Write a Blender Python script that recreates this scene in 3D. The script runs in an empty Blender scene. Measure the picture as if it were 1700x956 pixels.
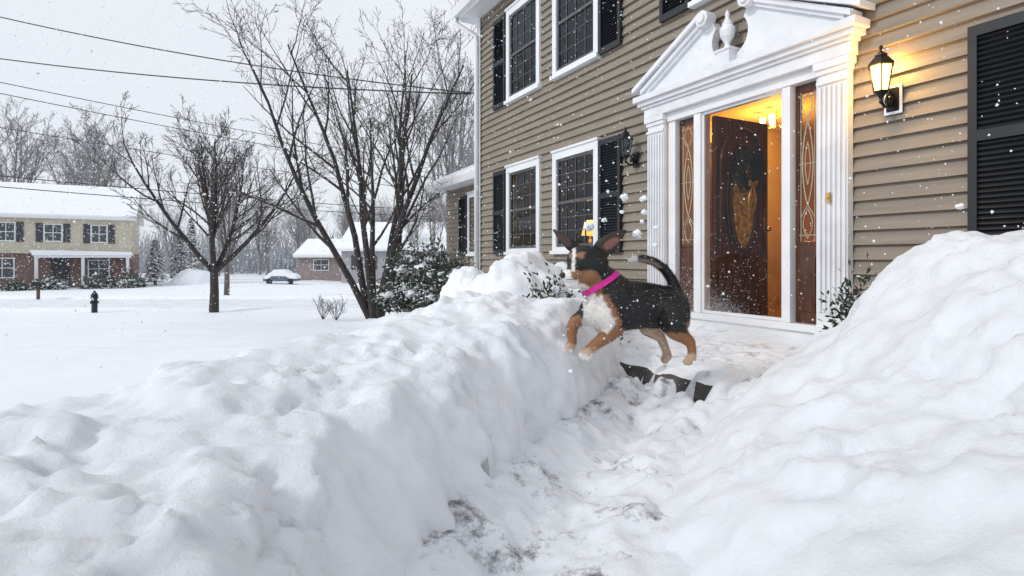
import bpy, math, random
import numpy as np
from mathutils import Vector, Matrix, noise
from mathutils.bvhtree import BVHTree
random.seed(7)
scene=bpy.context.scene
col=scene.collection
scene.view_settings.view_transform='Standard'
scene.view_settings.look='None'
scene.view_settings.exposure=0

# ------------------------------------------------------------------ materials
def mat(name,color,rough=0.6,var=0.12,scale=8.0,bump=0.0,bscale=40.0,metal=0.0,snow=0.0,spec=0.5,snow_lo=0.45,snow_hi=0.7,vcol=None,stretch=None):
    m=bpy.data.materials.new(name); m.use_nodes=True
    nt=m.node_tree; N=nt.nodes; L=nt.links
    b=N['Principled BSDF']; b.inputs['Roughness'].default_value=rough; b.inputs['Metallic'].default_value=metal
    b.inputs['Specular IOR Level'].default_value=spec
    tc=N.new('ShaderNodeTexCoord'); src=tc.outputs['Object']
    if stretch:
        mp=N.new('ShaderNodeMapping'); mp.inputs['Scale'].default_value=stretch; L.new(src,mp.inputs['Vector']); src=mp.outputs['Vector']
    nz=N.new('ShaderNodeTexNoise'); nz.inputs['Scale'].default_value=scale; nz.inputs['Detail'].default_value=6
    L.new(src,nz.inputs['Vector'])
    mx=N.new('ShaderNodeMix'); mx.data_type='RGBA'
    c=Vector(color)
    mx.inputs['A'].default_value=(*(c*(1-var)),1); mx.inputs['B'].default_value=(*[min(1,v*(1+var)) for v in c],1)
    rmp=N.new('ShaderNodeMapRange'); rmp.inputs['From Min'].default_value=0.3; rmp.inputs['From Max'].default_value=0.7
    L.new(nz.outputs['Fac'],rmp.inputs['Value']); L.new(rmp.outputs['Result'],mx.inputs['Factor'])
    out=mx.outputs['Result']
    if vcol:
        a=N.new('ShaderNodeVertexColor'); a.layer_name=vcol; out=a.outputs['Color']
    if snow>0:
        g=N.new('ShaderNodeNewGeometry'); sp=N.new('ShaderNodeSeparateXYZ'); L.new(g.outputs['Normal'],sp.inputs[0])
        n2=N.new('ShaderNodeTexNoise'); n2.inputs['Scale'].default_value=6; n2.inputs['Detail'].default_value=4; L.new(tc.outputs['Object'],n2.inputs['Vector'])
        ad=N.new('ShaderNodeMath'); ad.operation='MULTIPLY_ADD'; ad.inputs[1].default_value=0.6; L.new(n2.outputs['Fac'],ad.inputs[0])
        sb=N.new('ShaderNodeMath'); sb.operation='ADD'; sb.inputs[1].default_value=-0.3; L.new(sp.outputs['Z'],sb.inputs[0]); L.new(sb.outputs[0],ad.inputs[2])
        mr=N.new('ShaderNodeMapRange'); mr.inputs['From Min'].default_value=snow_lo; mr.inputs['From Max'].default_value=snow_hi; mr.inputs['To Max'].default_value=snow
        L.new(ad.outputs[0],mr.inputs['Value'])
        m2=N.new('ShaderNodeMix'); m2.data_type='RGBA'; m2.inputs['B'].default_value=(0.86,0.88,0.92,1)
        L.new(out,m2.inputs['A']); L.new(mr.outputs['Result'],m2.inputs['Factor']); out=m2.outputs['Result']
    L.new(out,b.inputs['Base Color'])
    if bump>0:
        n3=N.new('ShaderNodeTexNoise'); n3.inputs['Scale'].default_value=bscale; n3.inputs['Detail'].default_value=5; L.new(src,n3.inputs['Vector'])
        bp=N.new('ShaderNodeBump'); bp.inputs['Strength'].default_value=bump; bp.inputs['Distance'].default_value=0.02
        L.new(n3.outputs['Fac'],bp.inputs['Height']); L.new(bp.outputs['Normal'],b.inputs['Normal'])
    return m

def snow_mat(name,dirt=0.0,dscale=3.5,dcol=(0.07,0.07,0.075),lo=0.52,hi=0.62,col=(0.875,0.90,0.945),bs=.62,drough=.8):
    m=bpy.data.materials.new(name); m.use_nodes=True
    nt=m.node_tree; N=nt.nodes; L=nt.links
    b=N['Principled BSDF']; b.inputs['Roughness'].default_value=0.6; b.inputs['Specular IOR Level'].default_value=0.3
    tc=N.new('ShaderNodeTexCoord')
    nz=N.new('ShaderNodeTexNoise'); nz.inputs['Scale'].default_value=2.2; nz.inputs['Detail'].default_value=8; L.new(tc.outputs['Object'],nz.inputs['Vector'])
    mx=N.new('ShaderNodeMix'); mx.data_type='RGBA'
    c=Vector(col); mx.inputs['A'].default_value=(*(c*0.94),1); mx.inputs['B'].default_value=(*[min(.97,v*1.04) for v in c],1)
    L.new(nz.outputs['Fac'],mx.inputs['Factor']); out=mx.outputs['Result']
    if dirt>0:
        n2=N.new('ShaderNodeTexNoise'); n2.inputs['Scale'].default_value=dscale; n2.inputs['Detail'].default_value=9; n2.inputs['Roughness'].default_value=drough; L.new(tc.outputs['Object'],n2.inputs['Vector'])
        mr=N.new('ShaderNodeMapRange'); mr.inputs['From Min'].default_value=lo; mr.inputs['From Max'].default_value=hi; mr.inputs['To Max'].default_value=dirt
        L.new(n2.outputs['Fac'],mr.inputs['Value'])
        m2=N.new('ShaderNodeMix'); m2.data_type='RGBA'; m2.inputs['B'].default_value=(*dcol,1)
        L.new(out,m2.inputs['A']); L.new(mr.outputs['Result'],m2.inputs['Factor']); out=m2.outputs['Result']
    L.new(out,b.inputs['Base Color'])
    n3=N.new('ShaderNodeTexNoise'); n3.inputs['Scale'].default_value=17; n3.inputs['Detail'].default_value=10; n3.inputs['Roughness'].default_value=0.78; L.new(tc.outputs['Object'],n3.inputs['Vector'])
    bp=N.new('ShaderNodeBump'); bp.inputs['Strength'].default_value=bs; bp.inputs['Distance'].default_value=0.035
    L.new(n3.outputs['Fac'],bp.inputs['Height']); L.new(bp.outputs['Normal'],b.inputs['Normal'])
    return m

def emis(name,color,strength):
    m=bpy.data.materials.new(name); m.use_nodes=True; b=m.node_tree.nodes['Principled BSDF']
    b.inputs['Base Color'].default_value=(*color,1); b.inputs['Emission Color'].default_value=(*color,1); b.inputs['Emission Strength'].default_value=strength
    return m
def glass_mat(name,tint=(0.5,0.5,0.5),refl=0.12,trans=False):
    m=bpy.data.materials.new(name); m.use_nodes=True; nt=m.node_tree; N=nt.nodes; L=nt.links
    N.remove(N['Principled BSDF']); out=N['Material Output']
    t=N.new('ShaderNodeBsdfTranslucent') if trans else N.new('ShaderNodeBsdfTransparent'); t.inputs['Color'].default_value=(*tint,1)
    g=N.new('ShaderNodeBsdfGlossy'); g.inputs['Roughness'].default_value=0.06; g.inputs['Color'].default_value=(0.8,0.85,0.9,1)
    f=N.new('ShaderNodeFresnel'); f.inputs['IOR'].default_value=1.45
    mm=N.new('ShaderNodeMath'); mm.operation='MULTIPLY'; mm.inputs[1].default_value=refl*8; mm.use_clamp=True; L.new(f.outputs[0],mm.inputs[0])
    mx=N.new('ShaderNodeMixShader'); L.new(mm.outputs[0],mx.inputs[0]); L.new(t.outputs[0],mx.inputs[1]); L.new(g.outputs[0],mx.inputs[2]); L.new(mx.outputs[0],out.inputs['Surface'])
    return m

M={}
M['snow']=snow_mat('snow')
M['softsnow']=snow_mat('soft_snow',bs=.35)
M['lawn']=snow_mat('lawn_snow',dirt=0.16,dscale=0.35,dcol=(0.45,0.49,0.58),lo=0.48,hi=0.7,bs=.3)
M['path']=snow_mat('trampled_snow',dirt=0.9,dscale=3.4,dcol=(0.085,0.085,0.09),lo=0.535,hi=0.64,drough=.76)
M['stoopsnow']=snow_mat('stoop_snow',dirt=0.7,dscale=5.0,dcol=(0.16,0.16,0.165),lo=0.54,hi=0.68)
M['road']=snow_mat('road_snow',dirt=0.45,dscale=1.2,dcol=(0.3,0.31,0.33),lo=0.4,hi=0.68)
M['siding']=mat('tan_clapboard',(0.24,0.205,0.165),0.6,0.14,2.5,0.2,60,stretch=(0.6,1,8))
M['white']=mat('white_paint',(0.74,0.75,0.77),0.45,0.05,5,0.05,30)
M['dustwhite']=mat('frosted_white_paint',(0.70,0.71,0.735),0.5,0.08,5,0.12,30,snow=1.0,snow_lo=0.5,snow_hi=0.7)
M['black']=mat('black_paint',(0.010,0.013,0.017),0.45,0.2,10,0.05,40)
M['blackmetal']=mat('black_metal',(0.012,0.012,0.013),0.35,0.2,20,0.05,60,metal=0.3,snow=0.6,snow_lo=0.75,snow_hi=0.9)
M['wood']=mat('dark_walnut',(0.075,0.027,0.013),0.22,0.5,5,0.1,30,stretch=(6,6,0.6))
M['brass']=mat('brass',(0.7,0.45,0.15),0.25,0.1,8,metal=1.0)
M['hallwall']=mat('ochre_plaster',(0.58,0.38,0.12),0.7,0.25,1.2,0.05,30)
M['floor']=mat('oak_floor',(0.25,0.12,0.05),0.35,0.3,4,stretch=(8,1,1))
M['room']=mat('dim_room_plaster',(0.16,0.13,0.10),0.8,0.1,3)
M['glass']=glass_mat('window_glass',(0.42,0.45,0.48),0.13)
M['clear']=glass_mat('storm_door_glass',(0.85,0.86,0.88),0.09)
M['leaded']=glass_mat('leaded_glass',(0.75,0.66,0.48),0.14,False)
M['leadeddim']=glass_mat('leaded_glass_dim',(0.22,0.15,0.08),0.20,True)  # darker tint dims the hall glow in the left sidelight
M['lead']=mat('lead_came',(0.50,0.45,0.34),0.4,0.1,20,metal=0.4)
M['bark']=mat('dark_bark',(0.045,0.038,0.036),0.9,0.3,12,0.4,30,snow=0.85,snow_lo=0.72,snow_hi=0.95)
M['twig']=mat('dark_twigs',(0.055,0.047,0.045),0.9,0.25,3,snow=0.75,snow_lo=0.75,snow_hi=1.0)
M['midbark']=mat('half_hazed_bark',(0.12,0.11,0.11),0.9,0.2,3,snow=0.7,snow_lo=0.7,snow_hi=1.0)  # some distance haze mixed into this bark colour
M['farbark']=mat('hazy_bark',(0.25,0.245,0.25),0.9,0.15,1,snow=0.6,snow_lo=0.7,snow_hi=1.0)  # paler bark colour carries the distance haze
M['leaf']=mat('evergreen_leaf',(0.020,0.036,0.018),0.45,0.5,4,snow=0.95,snow_lo=0.70,snow_hi=0.84)
M['stone']=mat('dark_fieldstone',(0.07,0.064,0.060),0.8,0.4,9,0.6,25,snow=0.95,snow_lo=0.45,snow_hi=0.65)
M['roofsnow']=snow_mat('roof_snow',bs=.3)
M['wire']=mat('black_cable',(0.03,0.03,0.033),0.6,0.1,3)

# ------------------------------------------------------------------ mesh helpers
class MB:
    def __init__(s): s.v=[]; s.f=[]; s.mi=[]; s.cur=0
    def add(s,vs,fs):
        o=len(s.v); s.v.extend([tuple(v) for v in vs]); s.f.extend([tuple(i+o for i in f) for f in fs]); s.mi.extend([s.cur]*len(fs)); return s
    def box(s,x0,x1,y0,y1,z0,z1):
        if x0>x1:x0,x1=x1,x0
        if y0>y1:y0,y1=y1,y0
        return s.add([(x0,y0,z0),(x1,y0,z0),(x1,y1,z0),(x0,y1,z0),(x0,y0,z1),(x1,y0,z1),(x1,y1,z1),(x0,y1,z1)],
              [(0,3,2,1),(4,5,6,7),(0,1,5,4),(1,2,6,5),(2,3,7,6),(3,0,4,7)])
    def tube(s,pts,rads,n=6,cap=True):
        pts=[Vector(p) for p in pts]; vs=[]; fs=[]
        up=None
        for i,p in enumerate(pts):
            d=(pts[min(i+1,len(pts)-1)]-pts[max(i-1,0)])
            if d.length<1e-9: d=Vector((0,0,1))
            d.normalize()
            if up is None: up=Vector((1,0,0)) if abs(d.x)<0.8 else Vector((0,1,0))
            a=(up-d*up.dot(d))
            if a.length<1e-6: a=d.orthogonal()
            a.normalize(); b=d.cross(a); up=a
            r=rads[i] if hasattr(rads,'__len__') else rads
            for k in range(n):
                th=2*math.pi*k/n; vs.append(p+a*(r*math.cos(th))+b*(r*math.sin(th)))
        for i in range(len(pts)-1):
            for k in range(n):
                k2=(k+1)%n; fs.append((i*n+k,i*n+k2,(i+1)*n+k2,(i+1)*n+k))
        if cap:
            fs.append(tuple(reversed(range(n)))); fs.append(tuple((len(pts)-1)*n+k for k in range(n)))
        return s.add(vs,fs)
    def ell(s,c,r,nu=12,nv=8,rot=None):
        c=Vector(c); r=(r,r,r) if not hasattr(r,'__len__') else r
        vs=[]; fs=[]
        def P(x,y,z):
            v=Vector((x*r[0],y*r[1],z*r[2]))
            if rot is not None: v=rot@v
            return c+v
        vs.append(P(0,0,1))
        for j in range(1,nv):
            ph=math.pi*j/nv
            for i in range(nu):
                th=2*math.pi*i/nu; vs.append(P(math.sin(ph)*math.cos(th),math.sin(ph)*math.sin(th),math.cos(ph)))
        vs.append(P(0,0,-1))
        for i in range(nu): fs.append((0,1+i,1+(i+1)%nu))
        for j in range(nv-2):
            for i in range(nu):
                a=1+j*nu+i; b=1+j*nu+(i+1)%nu; fs.append((a,a+nu,b+nu,b))
        l=len(vs)-1; o=1+(nv-2)*nu
        for i in range(nu): fs.append((o+i,l,o+(i+1)%nu))
        return s.add(vs,fs)
    def lump(s,c,r,seed,nu=12,nv=8,flat=.8):
        c=Vector(c); o0=len(s.v); s.ell((0,0,0),1,nu,nv)
        for i in range(o0,len(s.v)):
            v=Vector(s.v[i]); w=v+Vector((seed*3.7,seed*1.3,seed*.7)); q=1+.6*noise.noise(w*1.2)+.4*noise.noise(w*2.7)+.25*noise.noise(w*5.1)
            s.v[i]=tuple(c+Vector((v.x*q*r,v.y*q*r,v.z*q*r*flat)))
        return s
    def lathe(s,c,prof,n=12):
        c=Vector(c); vs=[]; fs=[]
        for (r,z) in prof:
            for k in range(n):
                th=2*math.pi*k/n; vs.append(c+Vector((r*math.cos(th),r*math.sin(th),z)))
        for i in range(len(prof)-1):
            for k in range(n):
                k2=(k+1)%n; fs.append((i*n+k,i*n+k2,(i+1)*n+k2,(i+1)*n+k))
        fs.append(tuple(reversed(range(n)))); fs.append(tuple((len(prof)-1)*n+k for k in range(n)))
        return s.add(vs,fs)
    def prism(s,poly,y0,y1):
        n=len(poly); vs=[(x,y0,z) for x,z in poly]+[(x,y1,z) for x,z in poly]
        fs=[tuple(range(n)),tuple(reversed(range(n,2*n)))]+[(i,i+n,(i+1)%n+n,(i+1)%n) for i in range(n)]
        return s.add(vs,fs)
    def obj(s,name,mats,parent=None,smooth=False,loc=None,bevel=0):
        me=bpy.data.meshes.new(name); me.from_pydata(s.v,[],s.f)
        if not isinstance(mats,(list,tuple)): mats=[mats]
        for m in mats: me.materials.append(m)
        if len(mats)>1: me.polygons.foreach_set('material_index',s.mi)
        if smooth: me.polygons.foreach_set('use_smooth',[True]*len(me.polygons))
        me.update()
        o=bpy.data.objects.new(name,me); col.objects.link(o)
        if parent: o.parent=parent
        if loc: o.location=loc
        if bevel:
            bm=o.modifiers.new('bevel','BEVEL'); bm.width=bevel; bm.segments=2; bm.limit_method='ANGLE'
        return o
def empty(name,loc,rot=0,parent=None):
    o=bpy.data.objects.new(name,None); col.objects.link(o); o.location=loc; o.rotation_euler=(0,0,rot); o.empty_display_size=0.2
    if parent: o.parent=parent
    return o
def info(o,label,cat,group=None):
    o['label']=label; o['category']=cat
    if group: o['group']=group
def structure(o): o['kind']='structure'
def ss(a,b,x):
    t=max(0.0,min(1.0,(x-a)/(b-a))); return t*t*(3-2*t)
def ssr(a,b,x): return ss(a,b,x) if a<b else 1-ss(b,a,x)
def fr(x,y,z=0,o=4): return noise.fractal(Vector((x,y,z)),1.0,2.0,o)
def copy_thing(src,loc,rot=0.0,scale=1.0):
    n=src.copy(); col.objects.link(n); n.location=loc; n.rotation_euler=(0,0,rot); n.scale=(scale,)*3
    for c in src.children:
        k=c.copy(); col.objects.link(k); k.parent=n
        for g in c.children:
            q=g.copy(); col.objects.link(q); q.parent=k
    return n

# ------------------------------------------------------------------ facade frame
A=math.atan2(500,944); SN,CS=math.sin(A),math.cos(A)
D=4.4
def tn(x,y): return (-SN*x+CS*y, D-(CS*x+SN*y))     # along-facade, outward distance
HLOC=(D*CS,D*SN,0); HROT=math.atan2(-CS,SN)
def fw(t,out,z=0):
    return Vector(((D-out)*CS-SN*t,(D-out)*SN+CS*t,z))

# ------------------------------------------------------------------ terrain
LEFT=[(-.54,-3),(-.47,.3),(-.34,1.2),(-.20,1.8),(-.09,2.16),(.12,2.64),(.38,3.07),(.64,3.55),(.80,3.95),(1.0,4.8),(1.3,5.9),(1.5,6.6)]
RIGHT=[(.38,-3),(.35,.3),(.33,1.2),(.36,1.8),(.50,2.16),(.70,2.64),(.97,3.02),(1.32,3.36),(1.78,3.72),(2.3,4.02),(3.2,4.4)]
def sdist(poly,x,y):
    best=1e9; sg=1
    for (x0,y0),(x1,y1) in zip(poly[:-1],poly[1:]):
        dx,dy=x1-x0,y1-y0; L2=dx*dx+dy*dy; t=((x-x0)*dx+(y-y0)*dy)/L2; t=max(0,min(1,t))
        ex,ey=x-(x0+t*dx),y-(y0+t*dy); d=ex*ex+ey*ey
        if d<best-1e-12: best=d; sg=1 if dx*ey-dy*ex>0 else -1
    return sg*math.sqrt(best)
def lawn(x,y):
    if y<6: b=0.10
    elif y<18.5: b=0.10-0.85*ss(4,19.5,y)
    else: b=-0.75-0.25*ss(18.5,24,y)
    return b
def ground_h(x,y):
    t,out=tn(x,y); h=lawn(x,y)
    h+=0.05*fr(x*.35,y*.35,3)*(1 if y<18 else .4)
    if y>17 and y<32:
        h+=0.16*math.exp(-((y-19.6-.2*fr(x*.4,1))/.45)**2)*(0.7+.6*fr(x*.8,9))+0.22*math.exp(-((y-28.6)/.7)**2)*(0.8+.5*fr(x*.5,5))
        if 20.3<y<27.8: h-=0.08
    if y>40: h+=0.2*fr(x*.1,y*.1,1)
    if 4.7<t<13 and -0.5<out<2.6:
        h+=0.62*(1-ss(0.3,2.3,out))*ss(4.7,5.6,t)*(1-ss(9.5,13,t))*(1+.25*fr(x*2,y*2))
    if t<9.6 and -9<out<-0.1: h=-0.3
    if y<7 and x>-1.2 and sdist(LEFT,x,y)<0.35 : h=min(h,-0.18)
    return h
def spaced(lo,hi,c0,c1,fine,g=1.12):
    mid=list(np.arange(c0,c1,fine)); a=[];s=fine;x=c0
    while x>lo: s*=g; x-=s; a.append(x)
    b=[];s=fine;x=mid[-1]
    while x<hi: s*=g; x+=s; b.append(x)
    return a[::-1]+mid+b
def grid_mesh(name,xs,ys,f,m,skip=None,parent=None):
    nx,ny=len(xs),len(ys); vs=[]; H=np.zeros((ny,nx))
    for j,y in enumerate(ys):
        for i,x in enumerate(xs):
            h=f(x,y); H[j,i]=h; vs.append((x,y,h))
    fs=[]
    for j in range(ny-1):
        for i in range(nx-1):
            if skip is not None and H[j:j+2,i:i+2].max()<skip: continue
            a=j*nx+i; fs.append((a,a+1,a+nx+1,a+nx))
    used=sorted({i for f_ in fs for i in f_}); mp={u:k for k,u in enumerate(used)}
    mb=MB(); mb.add([vs[u] for u in used],[tuple(mp[i] for i in f_) for f_ in fs])
    return mb.obj(name,m,parent,smooth=True)
def roughen(o,a1,a2,a3,steep=1.0):
    # crumbly relief pushed out along the surface normal, so steep cut faces break up too
    vs=o.data.vertices; P=[v.co.copy() for v in vs]; Nn=[v.normal.copy() for v in vs]
    for v,p,n in zip(vs,P,Nn):
        k=1.0+steep*(1-abs(n.z))
        q=noise.noise(p*2.1+Vector((3,1,7)))
        m=.45+.75*ss(-.2,.35,q)
        d=a1*noise.fractal(p*4.0,1.0,2.0,3)+a2*m*noise.fractal(p*10.0,.9,2.0,3)+a3*m*noise.fractal(p*26.0,.8,2.0,3)
        cell,_=noise.voronoi(p*9+Vector((d*20,d*14,0))); d+=a2*.9*m*(.45-cell[0])
        v.co=p+n*(d*k)
    o.data.update()
xs=spaced(-420,320,-9,3.5,0.1,1.13); ys=spaced(-25,700,0,10,0.1,1.09)
ys=sorted(set([y for y in ys if not 17<y<32]+list(np.arange(17,32,.22))))
g=grid_mesh('ground',xs,ys,ground_h,M['lawn']); structure(g)
r=MB(); n=60
for i in range(n):
    x0=-120+i*3; x1=x0+3
    r.add([(x0,20.6,-0.86),(x1,20.6,-0.86),(x1,27.6,-0.95),(x0,27.6,-0.95)],[(0,1,2,3)])
r=r.obj('road',M['road']); structure(r)

def left_bank(x,y):
    s=sdist(LEFT,x,y); s+=0.05*fr(x*1.3,y*1.3,2,3)
    if s<-.06: return -.2
    H=np.interp(y,[0,1.0,1.8,2.6,3.2,3.8,4.8,6,7],[.46,.48,.51,.58,.66,.74,.63,.55,.5])
    w=np.interp(y,[0,2,3.5,5],[.40,.36,.33,.32])
    up=max(0,min(1,s/w)); up=math.sin(up*math.pi/2)**.9
    f0=np.interp(y,[0,1.8,3.4],[1.6,1.2,.80])
    fall=1-ss(f0,f0+1.6,s)
    h=H*up*(0.22+.78*fall) - 0.25*ss(f0+1.2,f0+2.2,s)
    k=ss(.1,.6,s)
    h+=k*(0.06*fr(x*1.3,y*1.3,1,3)+0.022*fr(x*3.6,y*3.6,5,2))
    if s<0.0: h=-0.06
    if x<-3.6: h-=0.6*ss(-3.6,-4.4,x)
    if y>6.0: h-=0.8*ss(6.0,6.8,y)
    return h
lb=grid_mesh('snow_bank',list(np.arange(-4.4,1.7,.02)),list(np.arange(-0.4,6.9,.02)),left_bank,M['snow'],skip=-0.05)
roughen(lb,.036,.030,.008,.6)
info(lb,'tall bank of fresh white snow shovelled beside the front path','snow bank')
def right_bank(x,y):
    s=-sdist(RIGHT,x,y); s+=0.05*fr(x*1.6,y*1.6,12,3)
    if s<0: return -0.2
    a=np.interp(y,[1.5,2.6,3.2],[.36,.42,.46]); w=np.interp(y,[1.5,2.6,3.2],[.60,.54,.44])
    u=max(0,min(1,s/w)); h=a*math.sin(u*math.pi/2)**1.05+0.42*ss(.2,1.7,s)
    t,out=tn(x,y)
    for (ct,co,rt,ro,H) in ((1.55,.70,.72,.95,.96),(1.0,.80,1.15,1.5,1.13),(.1,.95,1.4,1.7,1.08)):
        q=math.sqrt(((t-ct)/rt)**2+((out-co)/ro)**2)+.08*fr(x*1.8,y*1.8,3,2)
        if q<1: h=max(h, h+(H-h)*ssr(1.0,.30,q))
    k=ss(0.1,.5,s)
    h+=k*(0.07*fr(x*1.5,y*1.5,21,3)+0.02*fr(x*4,y*4,25,2))
    if out<0.03: h=-.2
    return h
rb=grid_mesh('snow_bank',list(np.arange(.3,4.6,.022)),list(np.arange(-0.4,4.7,.022)),right_bank,M['snow'],skip=-0.1)
roughen(rb,.034,.020,.006,.5)
info(rb,'smooth drifted white snow bank heaped over shrubs by the house wall','snow bank')

def path_h(x,y):
    h=np.interp(y,[0,1.8,3.4,4.5],[0.0,0.02,0.07,0.10])
    f=noise.noise(Vector((x*5,y*5,1)))
    h+=0.022*fr(x*4,y*4,31)+0.014*fr(x*11,y*11,33)+.006*fr(x*28,y*28,35,2)-0.028*ss(.1,.5,f)
    s=sdist(LEFT,x,y); s2=-sdist(RIGHT,x,y)
    h+=0.10*ss(-.24,.02,s+.06*fr(x*5,y*5))+0.09*ss(-.26,.02,s2+.06*fr(x*5,y*5,9))
    t,out=tn(x,y)
    h+=.14*ssr(2.40,1.78,out)*ss(-.3,.2,fr(x*3,y*3,77,3)+.1*(1 if t<2.6 else 0))
    return h
p=grid_mesh('path',list(np.arange(-.9,2.4,.018)),list(np.arange(0.2,4.4,.018)),path_h,M['path']); structure(p)

# stoop : stone slab + trodden snow
st=MB()
T0,T1=2.2,5.05; nn=90
vs=[];fs=[]
for i in range(nn+1):
    t=T0+(T1-T0)*i/nn; o=1.74+.05*fr(t*3,1)+.03*fr(t*9,4)
    for (oo,z) in ((o-.12,.256),(o,.240+.02*fr(t*7,8)),(o+.03+.02*fr(t*12,5),.15+.02*fr(t*8,2)),(o-.01,-.05)):
        vs.append(fw(t,oo,z))
    vs.append(fw(t,0.0,.252))
for i in range(nn):
    a=i*5;b=a+5
    for k in range(3): fs.append((a+k,a+k+1,b+k+1,b+k))
    fs.append((a+4,a,b,b+4))
st.add(vs,fs)
st.add([fw(T0,0,-.05),fw(T0,1.74,-.05),fw(T0,1.74,.23),fw(T0,0,.25)],[(0,1,2,3)])
stoop=st.obj('stoop',M['stone'],smooth=False); structure(stoop)
ssn=MB(); vs=[];fs=[];na,nb=130,110
for i in range(na+1):
    t=T0-.25+(T1-T0+.25)*i/na
    gap=ss(2.40,2.55,t)*(1-ss(3.2,3.4,t))*ss(-.35,-.05,fr(t*6,2,9)+.05)
    for j in range(nb+1):
        o=2.15*j/nb; ee=1.88+.07*fr(t*3,5)+.06*fr(t*11,7)-.24*gap
        z=.285+.022*fr(t*4,o*4,3)+.015*fr(t*12,o*12,6)+.05*(1-ss(0,.35,o))
        if o>ee-.14: z-=.32*ss(ee-.14,ee+.16,o)
        z+=0.06*ss(T1-.5,T1,t)
        vs.append(fw(t,o,z))
for i in range(na):
    for j in range(nb):
        a=i*(nb+1)+j; fs.append((a,a+1,a+nb+2,a+nb+1))
ssn.add(vs,fs); o=ssn.obj('stoop_snow',M['stoopsnow'],smooth=True); structure(o)

# ------------------------------------------------------------------ the house
house=empty('house',HLOC,HROT)
info(house,'two storey tan clapboard house with black shutters and white columned doorway','house')
TEND=9.57; ZE=5.42
wins=[(7.34,8.42,1.12,2.52),(5.88,6.97,1.12,2.52),(7.34,8.42,3.62,5.12),(5.88,6.97,3.62,5.12),(3.2,4.28,3.62,5.12),(.32,1.40,1.12,2.52)]
opens=[(a+.02,b-.02,c+.02,d-.02) for a,b,c,d in wins]+[(2.80,4.66,0.0,2.56)]
w=MB(); EXP=.112
zb=0.1
while zb<ZE:
    zt=min(zb+EXP,ZE)
    cuts=sorted({zb,zt}|{v for o in opens for v in (o[2],o[3]) if zb<v<zt})
    for c0,c1 in zip(cuts[:-1],cuts[1:]):
        zm=(c0+c1)/2
        ivs=[(-2.0,TEND)]
        for (a,b,c,d) in opens:
            if c<zm<d:
                nv=[]
                for (p0,p1) in ivs:
                    if b<=p0 or a>=p1: nv.append((p0,p1)); continue
                    if a>p0: nv.append((p0,a))
                    if b<p1: nv.append((b,p1))
                ivs=nv
        y0=-0.034*(1-(c0-zb)/EXP); y1=-0.034*(1-(c1-zb)/EXP)
        for (p0,p1) in ivs:
            w.add([(-p1,y0,c0),(-p0,y0,c0),(-p0,y1,c1),(-p1,y1,c1)],[(0,1,2,3)])
            if c0==zb: w.add([(-p1,0,c0),(-p0,0,c0),(-p0,y0,c0),(-p1,y0,c0)],[(0,1,2,3)])
    zb=zt
for (x0,x1,y0,y1) in ((-TEND,-TEND+.06,.03,8),(1.94,2.0,.03,8),(-TEND,2.0,8,8.06)):
    w.box(x0,x1,y0,y1,-.2,ZE)
wall=w.obj('wall',M['siding'],house)
i_=MB(); i_.box(-TEND+.07,1.9,.1,7.9,.30,.36); i_.box(-TEND+.07,1.9,.1,7.9,2.85,3.1); i_.box(-TEND+.07,1.9,.1,7.9,ZE-.1,ZE-.02)
i_.box(-TEND+.1,-5.45,2.8,2.9,.37,2.84); i_.box(-TEND+.1,1.9,3.2,3.3,3.11,5.3)
i_.obj('interior',M['room'],house)
h_=MB(); h_.box(-5.35,-5.30,.12,4.0,.37,2.84); h_.box(-2.35,-2.30,.12,4.0,.37,2.84); h_.box(-5.30,-2.35,4.0,4.05,.37,2.84); h_.box(-5.29,-2.36,.12,3.99,2.78,2.84)
h_.obj('hallway',M['hallwall'],house)
hm=MB(); hm.box(-5.299,-5.27,1.25,1.35,.39,2.5); hm.box(-5.299,-5.27,2.2,2.3,.39,2.5); hm.box(-5.299,-5.272,1.35,2.2,2.42,2.5); hm.box(-5.299,-5.28,1.37,2.18,.39,2.41)
hm.obj('inner_door',M['wood'],house)
f_=MB(); f_.box(-5.29,-2.36,.10,3.99,.361,.385); f_.obj('hall_floor',M['floor'],house)
c_=MB(); c_.box(-TEND-.03,-TEND+.10,-.050,-.035,.05,ZE); c_.box(-TEND-.03,-TEND-.005,-.034,.1,.05,ZE); c_.obj('corner_board',M['white'],house)
r_=MB()
prof=[(-.36,ZE+.10),(-.36,ZE+.16),(4.0,ZE+2.3),(8.4,ZE+.16),(8.4,ZE+.10),(4.0,ZE+2.2)]
x0,x1=-TEND-.25,2.2
n_=len(prof); r_.add([(x0,y,z) for y,z in prof]+[(x1,y,z) for y,z in prof],[(0,1,2,5),(2,3,4,5),(n_+0,n_+5,n_+2,n_+1),(n_+2,n_+5,n_+4,n_+3)]+[(i,i+n_,(i+1)%n_+n_,(i+1)%n_) for i in range(n_)])
roof=r_.obj('roof',M['roofsnow'],house)
s_=MB(); s_.box(x0,x1,-.355,0.03,ZE,ZE+.04); s_.box(x0,x1,-.375,-.356,ZE-.03,ZE+.14); s_.obj('soffit',M['white'],house)
gt=MB()
gp=[(-.378,ZE+.02),(-.46,ZE+.02),(-.50,ZE+.14),(-.378,ZE+.14)]
gt.add([(x0-.02,y,z) for y,z in gp]+[(x1,y,z) for y,z in gp],[(0,1,2,3),(7,6,5,4)]+[(i,i+4,(i+1)%4+4,(i+1)%4) for i in range(4)])
gt.obj('gutter',M['white'],house)
dn=MB(); dn.tube([(-TEND-.17,-.42,ZE+.03),(-TEND-.17,-.42,ZE-.08),(-TEND+.04,-.10,ZE-.33),(-TEND+.04,-.09,ZE-.45),(-TEND+.04,-.09,.3)],.042,8)
dn.obj('downspout',M['white'],house,smooth=True)

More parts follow.
